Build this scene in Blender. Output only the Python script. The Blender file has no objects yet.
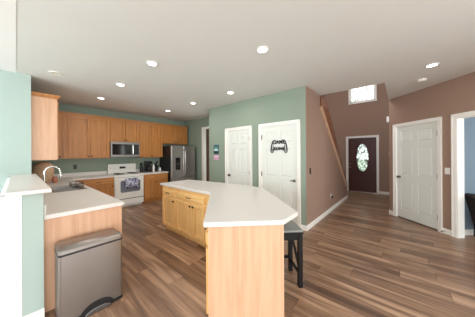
import bpy, bmesh, math, random
from mathutils import Matrix, Vector
random.seed(7)
S = bpy.context.scene
COL = S.collection
PI = math.pi

# ---------------------------------------------------------------- camera
F_PX, PHI, CX, CY, ROLL, EYE = 190.79, math.radians(40.966), 236.488, 154.458, math.radians(.335), 1.453
cam = bpy.data.cameras.new('camera')
cam.sensor_fit = 'HORIZONTAL'; cam.sensor_width = 36; cam.lens = 36 * F_PX / 475
cam.shift_x = (237.5 - CX) / 475; cam.shift_y = (CY - 158.5) / 475
cam.clip_start = .05; cam.clip_end = 200
co = bpy.data.objects.new('camera', cam); COL.objects.link(co)
fw = Vector((math.cos(PHI), math.sin(PHI), 0)); rt = Vector((math.sin(PHI), -math.cos(PHI), 0)); up = Vector((0, 0, 1))
rc = rt * math.cos(ROLL) - up * math.sin(ROLL); uc = up * math.cos(ROLL) + rt * math.sin(ROLL)
M = Matrix((rc, uc, -fw)).transposed().to_4x4(); M.translation = (0, 0, EYE)
co.matrix_world = M
S.camera = co

# ---------------------------------------------------------------- light
w = bpy.data.worlds.new('daylight'); S.world = w; w.use_nodes = True
bg = w.node_tree.nodes['Background']; bg.inputs[0].default_value = (.90, .95, 1, 1); bg.inputs[1].default_value = 4.0
def area_light(name, loc, rot, sx, sy, power, col=(1, 1, 1)):
    l = bpy.data.lights.new(name, 'AREA'); l.shape = 'RECTANGLE'; l.size = sx; l.size_y = sy; l.energy = power; l.color = col
    o = bpy.data.objects.new(name, l); COL.objects.link(o); o.location = loc; o.rotation_euler = rot
    return o
# daylight through unseen rear and left windows; the others are added fill lights
area_light('daylight_rear', (-1.1, -4.15, 1.30), (PI/2, 0, 0), 4.0, 2.2, 190, (.96, .99, .99))
area_light('daylight_left', (-3.45, 2.6, 1.35), (0, -PI/2, 0), 2.2, 3.2, 150, (.86, .96, 1))
area_light('fill_side', (2.27, -3.28, 1.35), (PI/2, 0, PI/4), 1.6, 2.0, 80, (.96, .99, .99))  # added fill light, no known window on this side
area_light('fill_blue_room', (4.88, -3.98, 1.45), (PI/2, 0, PI/4), 1.6, 1.6, 60, (.95, 1, .99))  # added to brighten the blue wall
area_light('fill_hall', (5.55, 5.2, 1.45), (0, PI/2, 0), 1.6, 1.5, 30, (1, .99, .97))  # added to brighten the dark hall
area_light('fill_upstairs', (4.44, 1.035, 4.3), (0, -PI/2, 0), 1.6, 1.6, 55, (1, .99, .97))  # added fill for the entry wall, no known window up there
LAMP_POWER = 4.8
S.view_settings.view_transform = 'Standard'; S.view_settings.look = 'None'
S.view_settings.exposure = -.20; S.view_settings.gamma = 1; S.view_settings.use_curve_mapping = False
S.cycles.use_denoising = True
S.cycles.max_bounces = 10; S.cycles.diffuse_bounces = 6
S.cycles.sample_clamp_indirect = 8

# ---------------------------------------------------------------- materials
def lin(c): return tuple(((v/255+.055)/1.055)**2.4 if v/255 > .04045 else v/255/12.92 for v in c) + (1,)
def mat(name, rgb, rough=.6, metal=0, noise=0, nscale=6, bump=0, bscale=80, spec=.5, coat=0):
    m = bpy.data.materials.new(name); m.use_nodes = True; t = m.node_tree; b = t.nodes['Principled BSDF']
    c = lin(rgb); b.inputs['Base Color'].default_value = c
    b.inputs['Roughness'].default_value = rough; b.inputs['Metallic'].default_value = metal
    b.inputs['Specular IOR Level'].default_value = spec; b.inputs['Coat Weight'].default_value = coat
    tc = t.nodes.new('ShaderNodeTexCoord')
    if noise:
        n = t.nodes.new('ShaderNodeTexNoise'); n.inputs['Scale'].default_value = nscale; n.inputs['Detail'].default_value = 4
        r = t.nodes.new('ShaderNodeMix'); r.data_type = 'RGBA'
        r.inputs[6].default_value = tuple(v*(1-noise) for v in c[:3]) + (1,); r.inputs[7].default_value = tuple(min(1, v*(1+noise)) for v in c[:3]) + (1,)
        t.links.new(tc.outputs['Object'], n.inputs['Vector']); t.links.new(n.outputs['Fac'], r.inputs[0]); t.links.new(r.outputs[2], b.inputs['Base Color'])
    if bump:
        n2 = t.nodes.new('ShaderNodeTexNoise'); n2.inputs['Scale'].default_value = bscale; n2.inputs['Detail'].default_value = 3
        bp = t.nodes.new('ShaderNodeBump'); bp.inputs['Strength'].default_value = bump; bp.inputs['Distance'].default_value = .01
        t.links.new(tc.outputs['Object'], n2.inputs['Vector']); t.links.new(n2.outputs['Fac'], bp.inputs['Height']); t.links.new(bp.outputs[0], b.inputs['Normal'])
    return m
def wood(name, light, dark, axis='Z', rough=.42, k=1.0):
    m = bpy.data.materials.new(name); m.use_nodes = True; t = m.node_tree; b = t.nodes['Principled BSDF']
    b.inputs['Roughness'].default_value = rough
    tc = t.nodes.new('ShaderNodeTexCoord'); mp = t.nodes.new('ShaderNodeMapping')
    sc = {'Z': (16, 16, .9), 'X': (.9, 16, 16), 'Y': (16, .9, 16)}[axis]
    mp.inputs['Scale'].default_value = tuple(v*k for v in sc)
    t.links.new(tc.outputs['Object'], mp.inputs['Vector'])
    n = t.nodes.new('ShaderNodeTexNoise'); n.inputs['Scale'].default_value = 1.6; n.inputs['Detail'].default_value = 6; n.inputs['Distortion'].default_value = .8
    n2 = t.nodes.new('ShaderNodeTexNoise'); n2.inputs['Scale'].default_value = 9; n2.inputs['Detail'].default_value = 3
    t.links.new(mp.outputs[0], n.inputs['Vector']); t.links.new(mp.outputs[0], n2.inputs['Vector'])
    mx = t.nodes.new('ShaderNodeMath'); mx.operation = 'MULTIPLY_ADD'; mx.inputs[1].default_value = .35
    t.links.new(n2.outputs['Fac'], mx.inputs[0]); t.links.new(n.outputs['Fac'], mx.inputs[2])
    r = t.nodes.new('ShaderNodeValToRGB'); r.color_ramp.elements[0].position = .38; r.color_ramp.elements[0].color = lin(dark)
    r.color_ramp.elements[1].position = .78; r.color_ramp.elements[1].color = lin(light)
    t.links.new(mx.outputs[0], r.inputs[0]); t.links.new(r.outputs[0], b.inputs['Base Color'])
    return m
def steel(name, rgb, rough=.32, axis='X'):
    m = mat(name, rgb, rough, .9); t = m.node_tree; b = t.nodes['Principled BSDF']
    tc = t.nodes.new('ShaderNodeTexCoord'); mp = t.nodes.new('ShaderNodeMapping')
    mp.inputs['Scale'].default_value = {'X': (1.5, 90, 90), 'Z': (90, 90, 1.5)}[axis]
    n = t.nodes.new('ShaderNodeTexNoise'); n.inputs['Scale'].default_value = 3
    r = t.nodes.new('ShaderNodeMapRange'); r.inputs[3].default_value = rough-.07; r.inputs[4].default_value = rough+.1
    t.links.new(tc.outputs['Object'], mp.inputs[0]); t.links.new(mp.outputs[0], n.inputs['Vector'])
    t.links.new(n.outputs['Fac'], r.inputs[0]); t.links.new(r.outputs[0], b.inputs['Roughness'])
    return m
def emit(name, rgb, s):
    m = bpy.data.materials.new(name); m.use_nodes = True; t = m.node_tree; b = t.nodes['Principled BSDF']
    b.inputs['Base Color'].default_value = lin(rgb); b.inputs['Emission Color'].default_value = lin(rgb); b.inputs['Emission Strength'].default_value = s
    return m
def floor_mat():
    m = bpy.data.materials.new('vinyl_plank'); m.use_nodes = True; t = m.node_tree; b = t.nodes['Principled BSDF']; L = t.links.new
    tc = t.nodes.new('ShaderNodeTexCoord'); mp = t.nodes.new('ShaderNodeMapping'); mp.inputs['Rotation'].default_value = (0, 0, PI/2)
    L(tc.outputs['Object'], mp.inputs[0])
    def mth(op, a, b=None):
        n = t.nodes.new('ShaderNodeMath'); n.operation = op
        for k, q in enumerate((a, b)):
            if q is None: continue
            if isinstance(q, (int, float)): n.inputs[k].default_value = q
            else: L(q, n.inputs[k])
        return n.outputs[0]
    sp = t.nodes.new('ShaderNodeSeparateXYZ'); L(mp.outputs[0], sp.inputs[0])
    v = mth('DIVIDE', sp.outputs[1], .185); row = mth('FLOOR', v); fv = mth('FRACT', v)
    w1 = t.nodes.new('ShaderNodeTexWhiteNoise'); w1.noise_dimensions = '1D'; L(row, w1.inputs['W'])
    uu = mth('ADD', mth('DIVIDE', sp.outputs[0], 1.35), mth('MULTIPLY', w1.outputs['Value'], 7.0)); pl = mth('FLOOR', uu); fu = mth('FRACT', uu)
    cb = t.nodes.new('ShaderNodeCombineXYZ'); L(row, cb.inputs[0]); L(pl, cb.inputs[1])
    w2 = t.nodes.new('ShaderNodeTexWhiteNoise'); w2.noise_dimensions = '2D'; L(cb.outputs[0], w2.inputs['Vector']); rnd = w2.outputs['Value']
    seam = mth('MAXIMUM', mth('GREATER_THAN', mth('ABSOLUTE', mth('SUBTRACT', fv, .5)), .492), mth('GREATER_THAN', mth('ABSOLUTE', mth('SUBTRACT', fu, .5)), .4985))
    off = t.nodes.new('ShaderNodeVectorMath'); off.operation = 'SCALE'; off.inputs['Scale'].default_value = 23.0; L(rnd, off.inputs[0])
    ad = t.nodes.new('ShaderNodeVectorMath'); ad.operation = 'ADD'; L(mp.outputs[0], ad.inputs[0]); L(off.outputs[0], ad.inputs[1])
    def grain(scale, s, det, dist):
        g = t.nodes.new('ShaderNodeMapping'); g.inputs['Scale'].default_value = scale; L(ad.outputs[0], g.inputs[0])
        n = t.nodes.new('ShaderNodeTexNoise'); n.inputs['Scale'].default_value = s; n.inputs['Detail'].default_value = det; n.inputs['Distortion'].default_value = dist
        L(g.outputs[0], n.inputs['Vector']); return n
    n1 = grain((.5, 6.0, 1), 1.5, 5, 1.0); n2 = grain((1.2, 40, 1), 2.0, 4, .4)
    a = t.nodes.new('ShaderNodeMath'); a.operation = 'MULTIPLY_ADD'; a.inputs[1].default_value = .20; L(rnd, a.inputs[0]); L(n1.outputs['Fac'], a.inputs[2])
    a2 = t.nodes.new('ShaderNodeMath'); a2.operation = 'MULTIPLY_ADD'; a2.inputs[1].default_value = .20; L(n2.outputs['Fac'], a2.inputs[0]); L(a.outputs[0], a2.inputs[2])
    r = t.nodes.new('ShaderNodeValToRGB'); cr = r.color_ramp
    cr.elements[0].position = .42; cr.elements[0].color = lin((90, 68, 55)); cr.elements[1].position = .95; cr.elements[1].color = lin((186, 153, 125))
    e = cr.elements.new(.68); e.color = lin((137, 107, 85))
    L(a2.outputs[0], r.inputs[0])
    mx = t.nodes.new('ShaderNodeMix'); mx.data_type = 'RGBA'; mx.inputs[7].default_value = lin((62, 44, 34)); L(mth('MULTIPLY', seam, .75), mx.inputs[0]); L(r.outputs[0], mx.inputs[6])
    L(mx.outputs[2], b.inputs['Base Color']); b.inputs['Roughness'].default_value = .34; b.inputs['Specular IOR Level'].default_value = .5
    return m

MT = dict(
    ceil=mat('ceiling_paint', (222, 223, 219), .9, noise=.02, bump=.12, bscale=160), ceilw=mat('ceiling_paint_white', (240, 240, 238), .9),
    green=mat('sage_paint', (138, 152, 137), .8, noise=.02), green_lit=mat('sage_paint_lit', (168, 185, 177), .8, noise=.02), brown=mat('mocha_paint', (152, 125, 109), .8, noise=.02),  # paler second green carries window light in its colour
    blue=mat('blue_paint', (120, 138, 152), .8), white=mat('white_paint', (220, 223, 217), .45), trimw=mat('trim_white', (236, 234, 228), .4),
    wallw=mat('white_wall_paint', (244, 245, 246), .7),
    counter=mat('cream_laminate', (218, 213, 208), .32, noise=.03, nscale=120), floor=floor_mat(),
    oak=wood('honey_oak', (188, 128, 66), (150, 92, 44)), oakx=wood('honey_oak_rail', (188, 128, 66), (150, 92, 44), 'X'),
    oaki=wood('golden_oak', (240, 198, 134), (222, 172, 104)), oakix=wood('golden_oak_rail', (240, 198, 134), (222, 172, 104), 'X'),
    panel=wood('pale_oak_panel', (211, 168, 136), (193, 148, 116)), dkgap=mat('toe_shadow_board', (92, 66, 46), .7),
    steel=steel('brushed_steel', (178, 172, 168)), steelv=steel('brushed_steel_upright', (150, 144, 139), .34, 'Z'), steelm=steel('microwave_steel', (146, 142, 138), .35), steelf=steel('fridge_steel', (188, 185, 181), .3, 'Z'), steeld=steel('dark_steel', (120, 118, 116), .35),
    chrome=mat('satin_nickel', (205, 203, 198), .22, .95), bronze=mat('dark_bronze', (62, 50, 42), .35, .7), brass=mat('worn_nickel', (112, 102, 90), .35, .8),
    black=mat('black_plastic', (24, 24, 26), .4), blackw=mat('black_stool_paint', (17, 16, 17), .45, spec=.25), stoolseat=mat('grey_seat', (128, 132, 130), .5),
    glassb=mat('black_glass', (16, 18, 20), .08), appl=mat('white_enamel', (232, 230, 224), .22), ovenwin=mat('oven_window', (112, 117, 130), .15),
    dark=mat('dark_walnut_door', (72, 35, 29), .45, noise=.12, nscale=9), leather=mat('dark_leather', (40, 32, 30), .45), 
    stair=wood('stair_oak', (136, 84, 56), (100, 58, 38), 'X'), stairl=wood('stair_oak_edge', (212, 178, 150), (190, 150, 120), 'X'),
    teal=mat('teal_print', (54, 104, 112), .5), teald=mat('dark_teal_print', (22, 52, 60), .5), tealw=mat('pale_print', (196, 220, 216), .5), pink=mat('pink_card', (206, 160, 186), .6), pinkl=mat('pale_pink_card', (226, 206, 216), .6),
    wicker=mat('wicker', (196, 160, 128), .8, noise=.45, nscale=34, bump=.6, bscale=60), terra=mat('terracotta', (176, 116, 92), .7),
    towel=mat('towel_cloth', (80, 88, 128), .9), towelw=mat('towel_white', (206, 208, 220), .9), lens=emit('lit_lens', (255, 250, 240), 14), lensoff=mat('frosted_lens', (226, 218, 200), .5),
    plast=mat('white_plastic', (232, 231, 226), .4), lawn=mat('lawn', (96, 130, 70), .9, noise=.3, nscale=3), leaf=mat('leafy_crown', (110, 140, 86), .9, noise=.4, nscale=4), bark=mat('bark', (96, 78, 64), .9),
)
def glass_mat(name, pattern=False):
    m = bpy.data.materials.new(name); m.use_nodes = True; t = m.node_tree; t.nodes.clear(); L = t.links.new
    o = t.nodes.new('ShaderNodeOutputMaterial'); tr = t.nodes.new('ShaderNodeBsdfTransparent'); g = t.nodes.new('ShaderNodeBsdfGlossy'); g.inputs['Roughness'].default_value = .05
    mx = t.nodes.new('ShaderNodeMixShader'); mx.inputs[0].default_value = .07; L(g.outputs[0], mx.inputs[2]); L(mx.outputs[0], o.inputs[0])
    if pattern:   # bevelled, leaded, frosted glass
        tl = t.nodes.new('ShaderNodeBsdfTranslucent'); tl.inputs[0].default_value = (.80, .86, .78, 1)
        v = t.nodes.new('ShaderNodeTexVoronoi'); v.feature = 'DISTANCE_TO_EDGE'; v.inputs['Scale'].default_value = 11
        tc = t.nodes.new('ShaderNodeTexCoord'); L(tc.outputs['Object'], v.inputs['Vector'])
        st = t.nodes.new('ShaderNodeMath'); st.operation = 'LESS_THAN'; st.inputs[1].default_value = .07; L(v.outputs['Distance'], st.inputs[0])
        a = t.nodes.new('ShaderNodeMixShader'); a.inputs[0].default_value = .55; L(tr.outputs[0], a.inputs[1]); L(tl.outputs[0], a.inputs[2])
        d = t.nodes.new('ShaderNodeBsdfDiffuse'); d.inputs[0].default_value = (.10, .11, .10, 1)
        c = t.nodes.new('ShaderNodeMixShader'); L(st.outputs[0], c.inputs[0]); L(a.outputs[0], c.inputs[1]); L(d.outputs[0], c.inputs[2]); L(c.outputs[0], mx.inputs[1])
    else: L(tr.outputs[0], mx.inputs[1])
    return m
MT['pane'] = glass_mat('clear_pane'); MT['leaded'] = glass_mat('leaded_glass', True)

# ---------------------------------------------------------------- mesh helpers
class MB:
    def __init__(s): s.v = []; s.f = []
    def add(s, vs, fs):
        n = len(s.v); s.v += [tuple(v) for v in vs]; s.f += [tuple(i+n for i in f) for f in fs]; return s
    def box(s, x0, x1, y0, y1, z0, z1):
        return s.add([(x0,y0,z0),(x1,y0,z0),(x1,y1,z0),(x0,y1,z0),(x0,y0,z1),(x1,y0,z1),(x1,y1,z1),(x0,y1,z1)],
                     [(3,2,1,0),(4,5,6,7),(0,1,5,4),(1,2,6,5),(2,3,7,6),(3,0,4,7)])
    def prism(s, pts, z0, z1):                         # counter-clockwise outline in x,y
        n = len(pts)
        return s.add([(x,y,z0) for x,y in pts]+[(x,y,z1) for x,y in pts],
                     [tuple(range(n))[::-1], tuple(range(n, 2*n))]+[(i,(i+1)%n,n+(i+1)%n,n+i) for i in range(n)])
    def prism_y(s, pts, y0, y1):                       # outline in x,z extruded along y
        n = len(pts)
        return s.add([(x,y0,z) for x,z in pts]+[(x,y1,z) for x,z in pts],
                     [tuple(range(n)), tuple(range(n, 2*n))[::-1]]+[(i,n+i,n+(i+1)%n,(i+1)%n) for i in range(n)])
    def frustum_y(s, x0, x1, z0, z1, y0, y1, ins):     # raised panel: base at y0, smaller face at y1
        return s.add([(x0,y0,z0),(x1,y0,z0),(x1,y0,z1),(x0,y0,z1),(x0+ins,y1,z0+ins),(x1-ins,y1,z0+ins),(x1-ins,y1,z1-ins),(x0+ins,y1,z1-ins)],
                     [(4,5,6,7),(0,1,5,4),(1,2,6,5),(2,3,7,6),(3,0,4,7)])
    def lathe(s, prof, c=(0,0,0), axis='Z', n=24):     # profile of (radius, height)
        vs = []
        for r, h in prof:
            for k in range(n):
                a = 2*PI*k/n; p = (r*math.cos(a), r*math.sin(a), h)
                p = {'Z': p, 'Y': (p[0], -p[2], p[1]), 'X': (p[2], p[0], p[1])}[axis]
                vs.append((p[0]+c[0], p[1]+c[1], p[2]+c[2]))
        m = len(prof)
        fs = [(i*n+k, i*n+(k+1)%n, (i+1)*n+(k+1)%n, (i+1)*n+k) for i in range(m-1) for k in range(n)]
        fs += [tuple(range(n))[::-1], tuple((m-1)*n+k for k in range(n))]
        return s.add(vs, fs)
    def tube(s, pts, r, n=10, closed=False):
        P = [Vector(p) for p in pts]; vs = []; m = len(P); up = None
        for i, p in enumerate(P):
            a = P[(i-1) % m] if closed or i else P[0]; b = P[(i+1) % m] if closed or i < m-1 else P[-1]
            d = (b-a).normalized()
            if up is None: up = Vector((0,0,1)) if abs(d.z) < .9 else Vector((1,0,0))
            x = d.cross(up).normalized(); y = x.cross(d).normalized(); up = y
            rr = r[i] if isinstance(r, (list, tuple)) else r
            for k in range(n):
                q = p + x*math.cos(2*PI*k/n)*rr + y*math.sin(2*PI*k/n)*rr; vs.append(q)
        fs = [(i*n+k, ((i+1)%m)*n+k, ((i+1)%m)*n+(k+1)%n, i*n+(k+1)%n) for i in range(m if closed else m-1) for k in range(n)]
        if not closed: fs += [tuple(range(n)), tuple((m-1)*n+k for k in range(n))[::-1]]
        return s.add(vs, fs)
    def bar(s, a, b, wx, wy):                          # square bar between two points
        a, b = Vector(a), Vector(b); d = (b-a).normalized(); u = Vector((0,0,1)) if abs(d.z) < .9 else Vector((0,1,0))
        x = d.cross(u).normalized()*wx/2; y = x.cross(d).normalized()*wy/2
        vs = [p+i*x+j*y for p in (a, b) for i, j in ((-1,-1),(1,-1),(1,1),(-1,1))]
        return s.add(vs, [(0,1,2,3),(7,6,5,4),(0,4,5,1),(1,5,6,2),(2,6,7,3),(3,7,4,0)])
    def build(s, name, m, parent=None, bevel=0, smooth=False, seg=2):
        me = bpy.data.meshes.new(name); me.from_pydata(s.v, [], s.f); me.update()
        bm = bmesh.new(); bm.from_mesh(me); bmesh.ops.recalc_face_normals(bm, faces=bm.faces); bm.to_mesh(me); bm.free()
        ms = m if isinstance(m, list) else [m]
        for q in ms: me.materials.append(MT[q] if isinstance(q, str) else q)
        o = bpy.data.objects.new(name, me); COL.objects.link(o)
        if parent: o.parent = parent
        if smooth:
            for p in me.polygons: p.use_smooth = True
            e = o.modifiers.new('edge', 'EDGE_SPLIT'); e.split_angle = math.radians(40)
        if bevel:
            b = o.modifiers.new('bevel', 'BEVEL'); b.width = bevel; b.segments = seg; b.limit_method = 'ANGLE'; b.angle_limit = math.radians(35)
        return o
def B(*a): return MB().box(*a)
def tag(o, label, cat, group=None, kind=None):
    o['label'] = label; o['category'] = cat
    if group: o['group'] = group
    if kind: o['kind'] = kind
    return o
def thing(name, label, cat, loc=(0,0,0), rz=0, group=None, kind=None):
    o = bpy.data.objects.new(name, None); COL.objects.link(o); o.location = loc; o.rotation_euler = (0, 0, rz); o.empty_display_size = .1
    return tag(o, label, cat, group, kind)
def lab(o, t): o['label'] = t; return o
def place(o, p, a): o.location = (p[0], p[1], 0); o.rotation_euler = (0, 0, a); return o

# ---------------------------------------------------------------- room shell
CEIL = 2.747
def wall(name, p0, p1, z0, z1, m, label, openings=(), t=.11):
    """Walking from p0 to p1 the room is on the right; local x runs along, y goes out of the room."""
    L = math.hypot(p1[0]-p0[0], p1[1]-p0[1]); a = math.atan2(p1[1]-p0[1], p1[0]-p0[0]); mb = MB()
    xs = sorted({0, L} | {q for o_ in openings for q in o_[:2]})
    for x0, x1 in zip(xs, xs[1:]):                       # one column between opening edges at a time
        z = z0
        for u0, u1, a0, a1 in sorted(openings, key=lambda q: q[2]):
            if u0 < x1-1e-6 and u1 > x0+1e-6:
                if a0 > z: mb.box(x0, x1, 0, t, z, a0)
                z = a1
        if z < z1: mb.box(x0, x1, 0, t, z, z1)
    o = mb.build(name, m); place(o, p0, a); return tag(o, label, 'wall', kind='structure')
def skirt(name, p0, p1, label, gaps=(), m='trimw'):
    L = math.hypot(p1[0]-p0[0], p1[1]-p0[1]); a = math.atan2(p1[1]-p0[1], p1[0]-p0[0]); mb = MB(); x = 0
    def seg(x0, x1):
        mb.box(x0, x1, -.014, 0, 0, .075); mb.box(x0, x1, -.009, 0, .075, .095)
    for u0, u1 in sorted(gaps):
        if u0 > x: seg(x, u0)
        x = u1
    if x < L: seg(x, L)
    o = mb.build(name, m); place(o, p0, a); return tag(o, label, 'baseboard', kind='structure')

tag(B(-3.7, 9.0, -4.4, 6.7, -.12, 0).build('floor', 'floor'), 'brown wood-look plank floor running through kitchen and entry', 'floor', kind='structure')
cl = MB().box(0, 4.41, -4.3, 6.58, CEIL, 3.02).box(4.41, 6.4, -4.3, .235, CEIL, 3.02).box(4.41, 6.2, 2.5, 6.58, CEIL, 3.02)
tag(cl.build('ceiling', 'ceil'), 'pale grey textured kitchen ceiling with recessed lights', 'ceiling', kind='structure')
tag(B(-3.61, 0, -4.3, 4.63, CEIL-.004, 3.02).build('ceiling_left', 'ceilw'), 'bright white ceiling of the next room, top left corner', 'ceiling', kind='structure')
tag(B(4.3, 8.7, .12, 2.6, 5.4, 5.5).build('ceiling_foyer', 'ceil'), 'high ceiling over the two-storey entry', 'ceiling', kind='structure')

XD, YB, XF, KD = 3.59, 1.373, 8.585, 5.657
wall('wall_back', (.04, 6.47), (4.46, 6.47), 0, CEIL, 'green', 'dark sage kitchen wall behind the range and upper cabinets')
wall('wall_left', (-3.5, 4.52), (.155, 4.52), 0, CEIL, 'green_lit', 'sage wall coloured lighter for window light at the left edge behind the bar ledge')
wall('wall_kitchen_left', (.155, 4.63), (.155, 6.47), 0, CEIL, 'green', 'sage kitchen side wall behind the sink faucet')
# right kitchen wall with a cased doorway (local x = 6.47 - Y)
wall('wall_kitchen_right', (4.35, 6.47), (4.35, 4.14), 0, CEIL, 'green', 'sage wall beside the refrigerator with a cased doorway', [(1.14, 2.0, 0, 2.36)])
def casing(mb, u0, u1, ztop, wd=.066, out=.018, sides='LR'):
    if 'L' in sides: mb.box(u0-wd, u0, -out, 0, 0, ztop+wd); mb.box(u0-wd, u0-wd+.018, -out-.007, -out, 0, ztop+wd)
    if 'R' in sides: mb.box(u1, u1+wd, -out, 0, 0, ztop+wd); mb.box(u1+wd-.018, u1+wd, -out-.007, -out, 0, ztop+wd)
    mb.box(u0, u1, -out, 0, ztop, ztop+wd); mb.box(u0-(wd if 'L' in sides else 0), u1+(wd if 'R' in sides else 0), -out-.007, -out, ztop+wd-.018, ztop+wd)
    return mb
c = casing(MB(), 1.14, 2.0, 2.36); c.box(1.14, 1.155, -.01, .11, 0, 2.36); c.box(1.985, 2.0, -.01, .11, 0, 2.36)
tag(place(c.build('trim_1', 'trimw'), (4.35, 6.47), -PI/2), 'white casing of the doorway right of the refrigerator', 'door casing', kind='structure')
wall('wall_hall', (4.40, 6.62), (5.7, 6.62), 0, CEIL, 'brown', 'brown hall wall seen through the doorway beside the refrigerator')
wall('wall_hall_side', (5.6, 6.6), (5.6, 2.62), 0, CEIL, 'brown', 'brown side wall of the hall', [(.6, 2.2, .6, 2.3)])  # opening put in to let light into the hall
# closet wall with two doors (local x = 4.14 - Y)
D1, D2 = (.71, 1.44), (1.765, 2.595); DH = 2.06
wall('wall_closets', (XD, 4.14), (XD, YB+.003), 0, CEIL, 'green', 'sage green wall holding the two white doors', [(D1[0], D1[1], 0, DH), (D2[0], D2[1], 0, DH)])
wall('wall_closet_return', (4.40, 4.137), (XD+.05, 4.137), 0, CEIL, 'green', 'short return wall behind the closets')
skirt('baseboard_closets', (XD, 4.14), (XD, YB), 'white baseboard below the sage closet wall', [(D1[0]-.066, D1[1]+.066), (D2[0]-.066, D2[1]+.066)])
# stair wall: full height, then its top slopes down with the stairs
ST_T, ST_B = (4.79, 2.742), (7.112, .395)              # upper edge of the oak board
SL_T, SL_B = (4.42, 2.496), (6.964, .414)              # pale moulding under it
st = MB().prism_y([(XD+.003, 0), (7.13, 0), (7.13, .375), ST_T, (4.75, CEIL), (XD+.003, CEIL)], YB, YB+.11)
tag(st.build('wall_stairs', 'brown'), 'mocha brown wall with a sloping top beside the entry stairs', 'wall', kind='structure')
skirt('baseboard_stairs', (XD, YB), (7.12, YB), 'white baseboard along the brown stair wall')
tr = thing('trim_2', 'sloping oak stair board with pale lower moulding on brown wall', 'stair trim', kind='structure')
MB().prism_y([SL_B, ST_B, ST_T, (4.43, 2.742), (4.415, 2.50)], YB-.022, YB).build('stringer_board', 'stair', tr)
MB().prism_y([(6.945, .385), (6.985, .425), (4.43, 2.525), (4.39, 2.48)], YB-.040, YB).build('edge_moulding', 'stairl', tr)
MB().tube([(4.86, YB+.05, 2.80), (7.16, YB+.05, .50)], .020).build('handrail', 'stair', tr)
# entry wall with front door and high window (local x = 2.5 - Y)
wall('wall_entry', (XF, 2.5), (XF, .12), 0, 5.4, 'brown', 'dark mocha wall around the front door and the high window', [(.89, 1.80, 0, 2.06), (.96, 1.765, 3.43, 4.45)])
wall('wall_stairs_far', (4.41, 2.5), (XF, 2.5), 0, 5.4, 'brown', 'brown wall on the far side of the stairs')
wall('wall_foyer_right', (XF, .235), (5.89, .235), 0, 5.4, 'brown', 'brown entry wall right of the front door')
wall('wall_foyer_upper', (4.41, .235), (4.41, 2.5), 3.02, 5.4, 'brown', 'brown upper entry wall over the ceiling edge', [(.0, 1.6, 3.5, 5.1)])  # opening added for the upstairs fill light
wall('wall_foyer_upper_side', (5.89, .235), (4.41, .235), 3.02, 5.4, 'brown', 'brown upper side wall of the entry')
skirt('baseboard_entry', (XF, 1.37), (XF, .235), 'white baseboard under the front door wall', [(0, .72)])
skirt('baseboard_foyer_right', (XF, .235), (5.89, .235), 'white baseboard of the entry side wall')
# diagonal wall (local x measured from the corner towards the camera)
PD = (5.892, .235); AD = -3*PI/4; r2 = math.sqrt(2)
def ud(x): return (PD[0]-x)*r2
DD = (ud(5.76), ud(5.150)); BD = (ud(4.948), ud(4.948)+.84)
LD = (PD[1]+4.2)*r2
wall('wall_right', PD, (PD[0]-LD/r2, PD[1]-LD/r2), 0, CEIL, 'brown', 'light mocha wall on the right holding the six-panel door',
     [(DD[0], DD[1], 0, DH), (BD[0], BD[1], 0, DH), (4.2, 5.9, .3, 2.3)])  # last opening serves the added side light
skirt('baseboard_right', PD, (PD[0]-LD/r2, PD[1]-LD/r2), 'white baseboard along the right wall', [(DD[0]-.066, DD[1]+.066), (BD[0]-.066, BD[1]+.066)])
c = casing(MB(), BD[0], BD[1], DH, .066); c.box(BD[0]-.002, BD[0]+.016, -.012, .115, 0, DH); c.box(BD[0], BD[1], -.012, .115, DH-.016, DH+.002)
tag(place(c.build('trim_3', 'trimw'), PD, AD), 'white casing around the opening to the blue room', 'door casing', kind='structure')
wall('wall_blue', (5.095, -.717), (6.70, -2.322), 0, CEIL, 'blue', 'blue wall inside the room at the right edge', t=.08)
skirt('baseboard_blue', (5.095, -.717), (6.70, -2.322), 'white baseboard under the blue wall')
wall('wall_blue_far', (6.60, -2.4), (3.6, -5.4), 0, CEIL, 'blue', 'far wall of the blue room', [(1.53, 3.13, .65, 2.25)])  # opening added for the blue room fill light
# rear and left walls behind the photographer, with patio doors and windows
wall('wall_rear', (1.46, -4.2), (-3.5, -4.2), 0, CEIL, 'brown', 'wall behind the photographer with patio doors', [(.5, 4.6, .1, 2.45)])
wall('wall_dining', (-3.5, -4.2), (-3.5, 4.52), 0, CEIL, 'wallw', 'window wall of the dining side', [(5.2, 8.4, .2, 2.5)])
# pony wall, white half wall
tag(B(.028, .155, 2.42, 4.52, 0, 1.125).build('wall_half', 'green_lit'), 'green half wall end, coloured lighter for window light, under the bar ledge', 'half wall', kind='structure')
tag(MB().box(-.095, .026, 2.42, 4.515, 0, 1.122).box(-3.49, -.095, 2.42, 2.54, 0, 1.235).build('wall_half_left', 'wallw'), 'white half wall at the lower left edge', 'half wall', kind='structure')
skirt('baseboard_half', (.028, 2.42), (.157, 2.42), 'white baseboard at the foot of the green half wall')
tag(B(-.062, .205, 2.365, 4.517, 1.125, 1.158).build('bar_ledge', 'counter', bevel=.006), 'cream bar ledge capping the half wall at the left', 'ledge')

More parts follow.
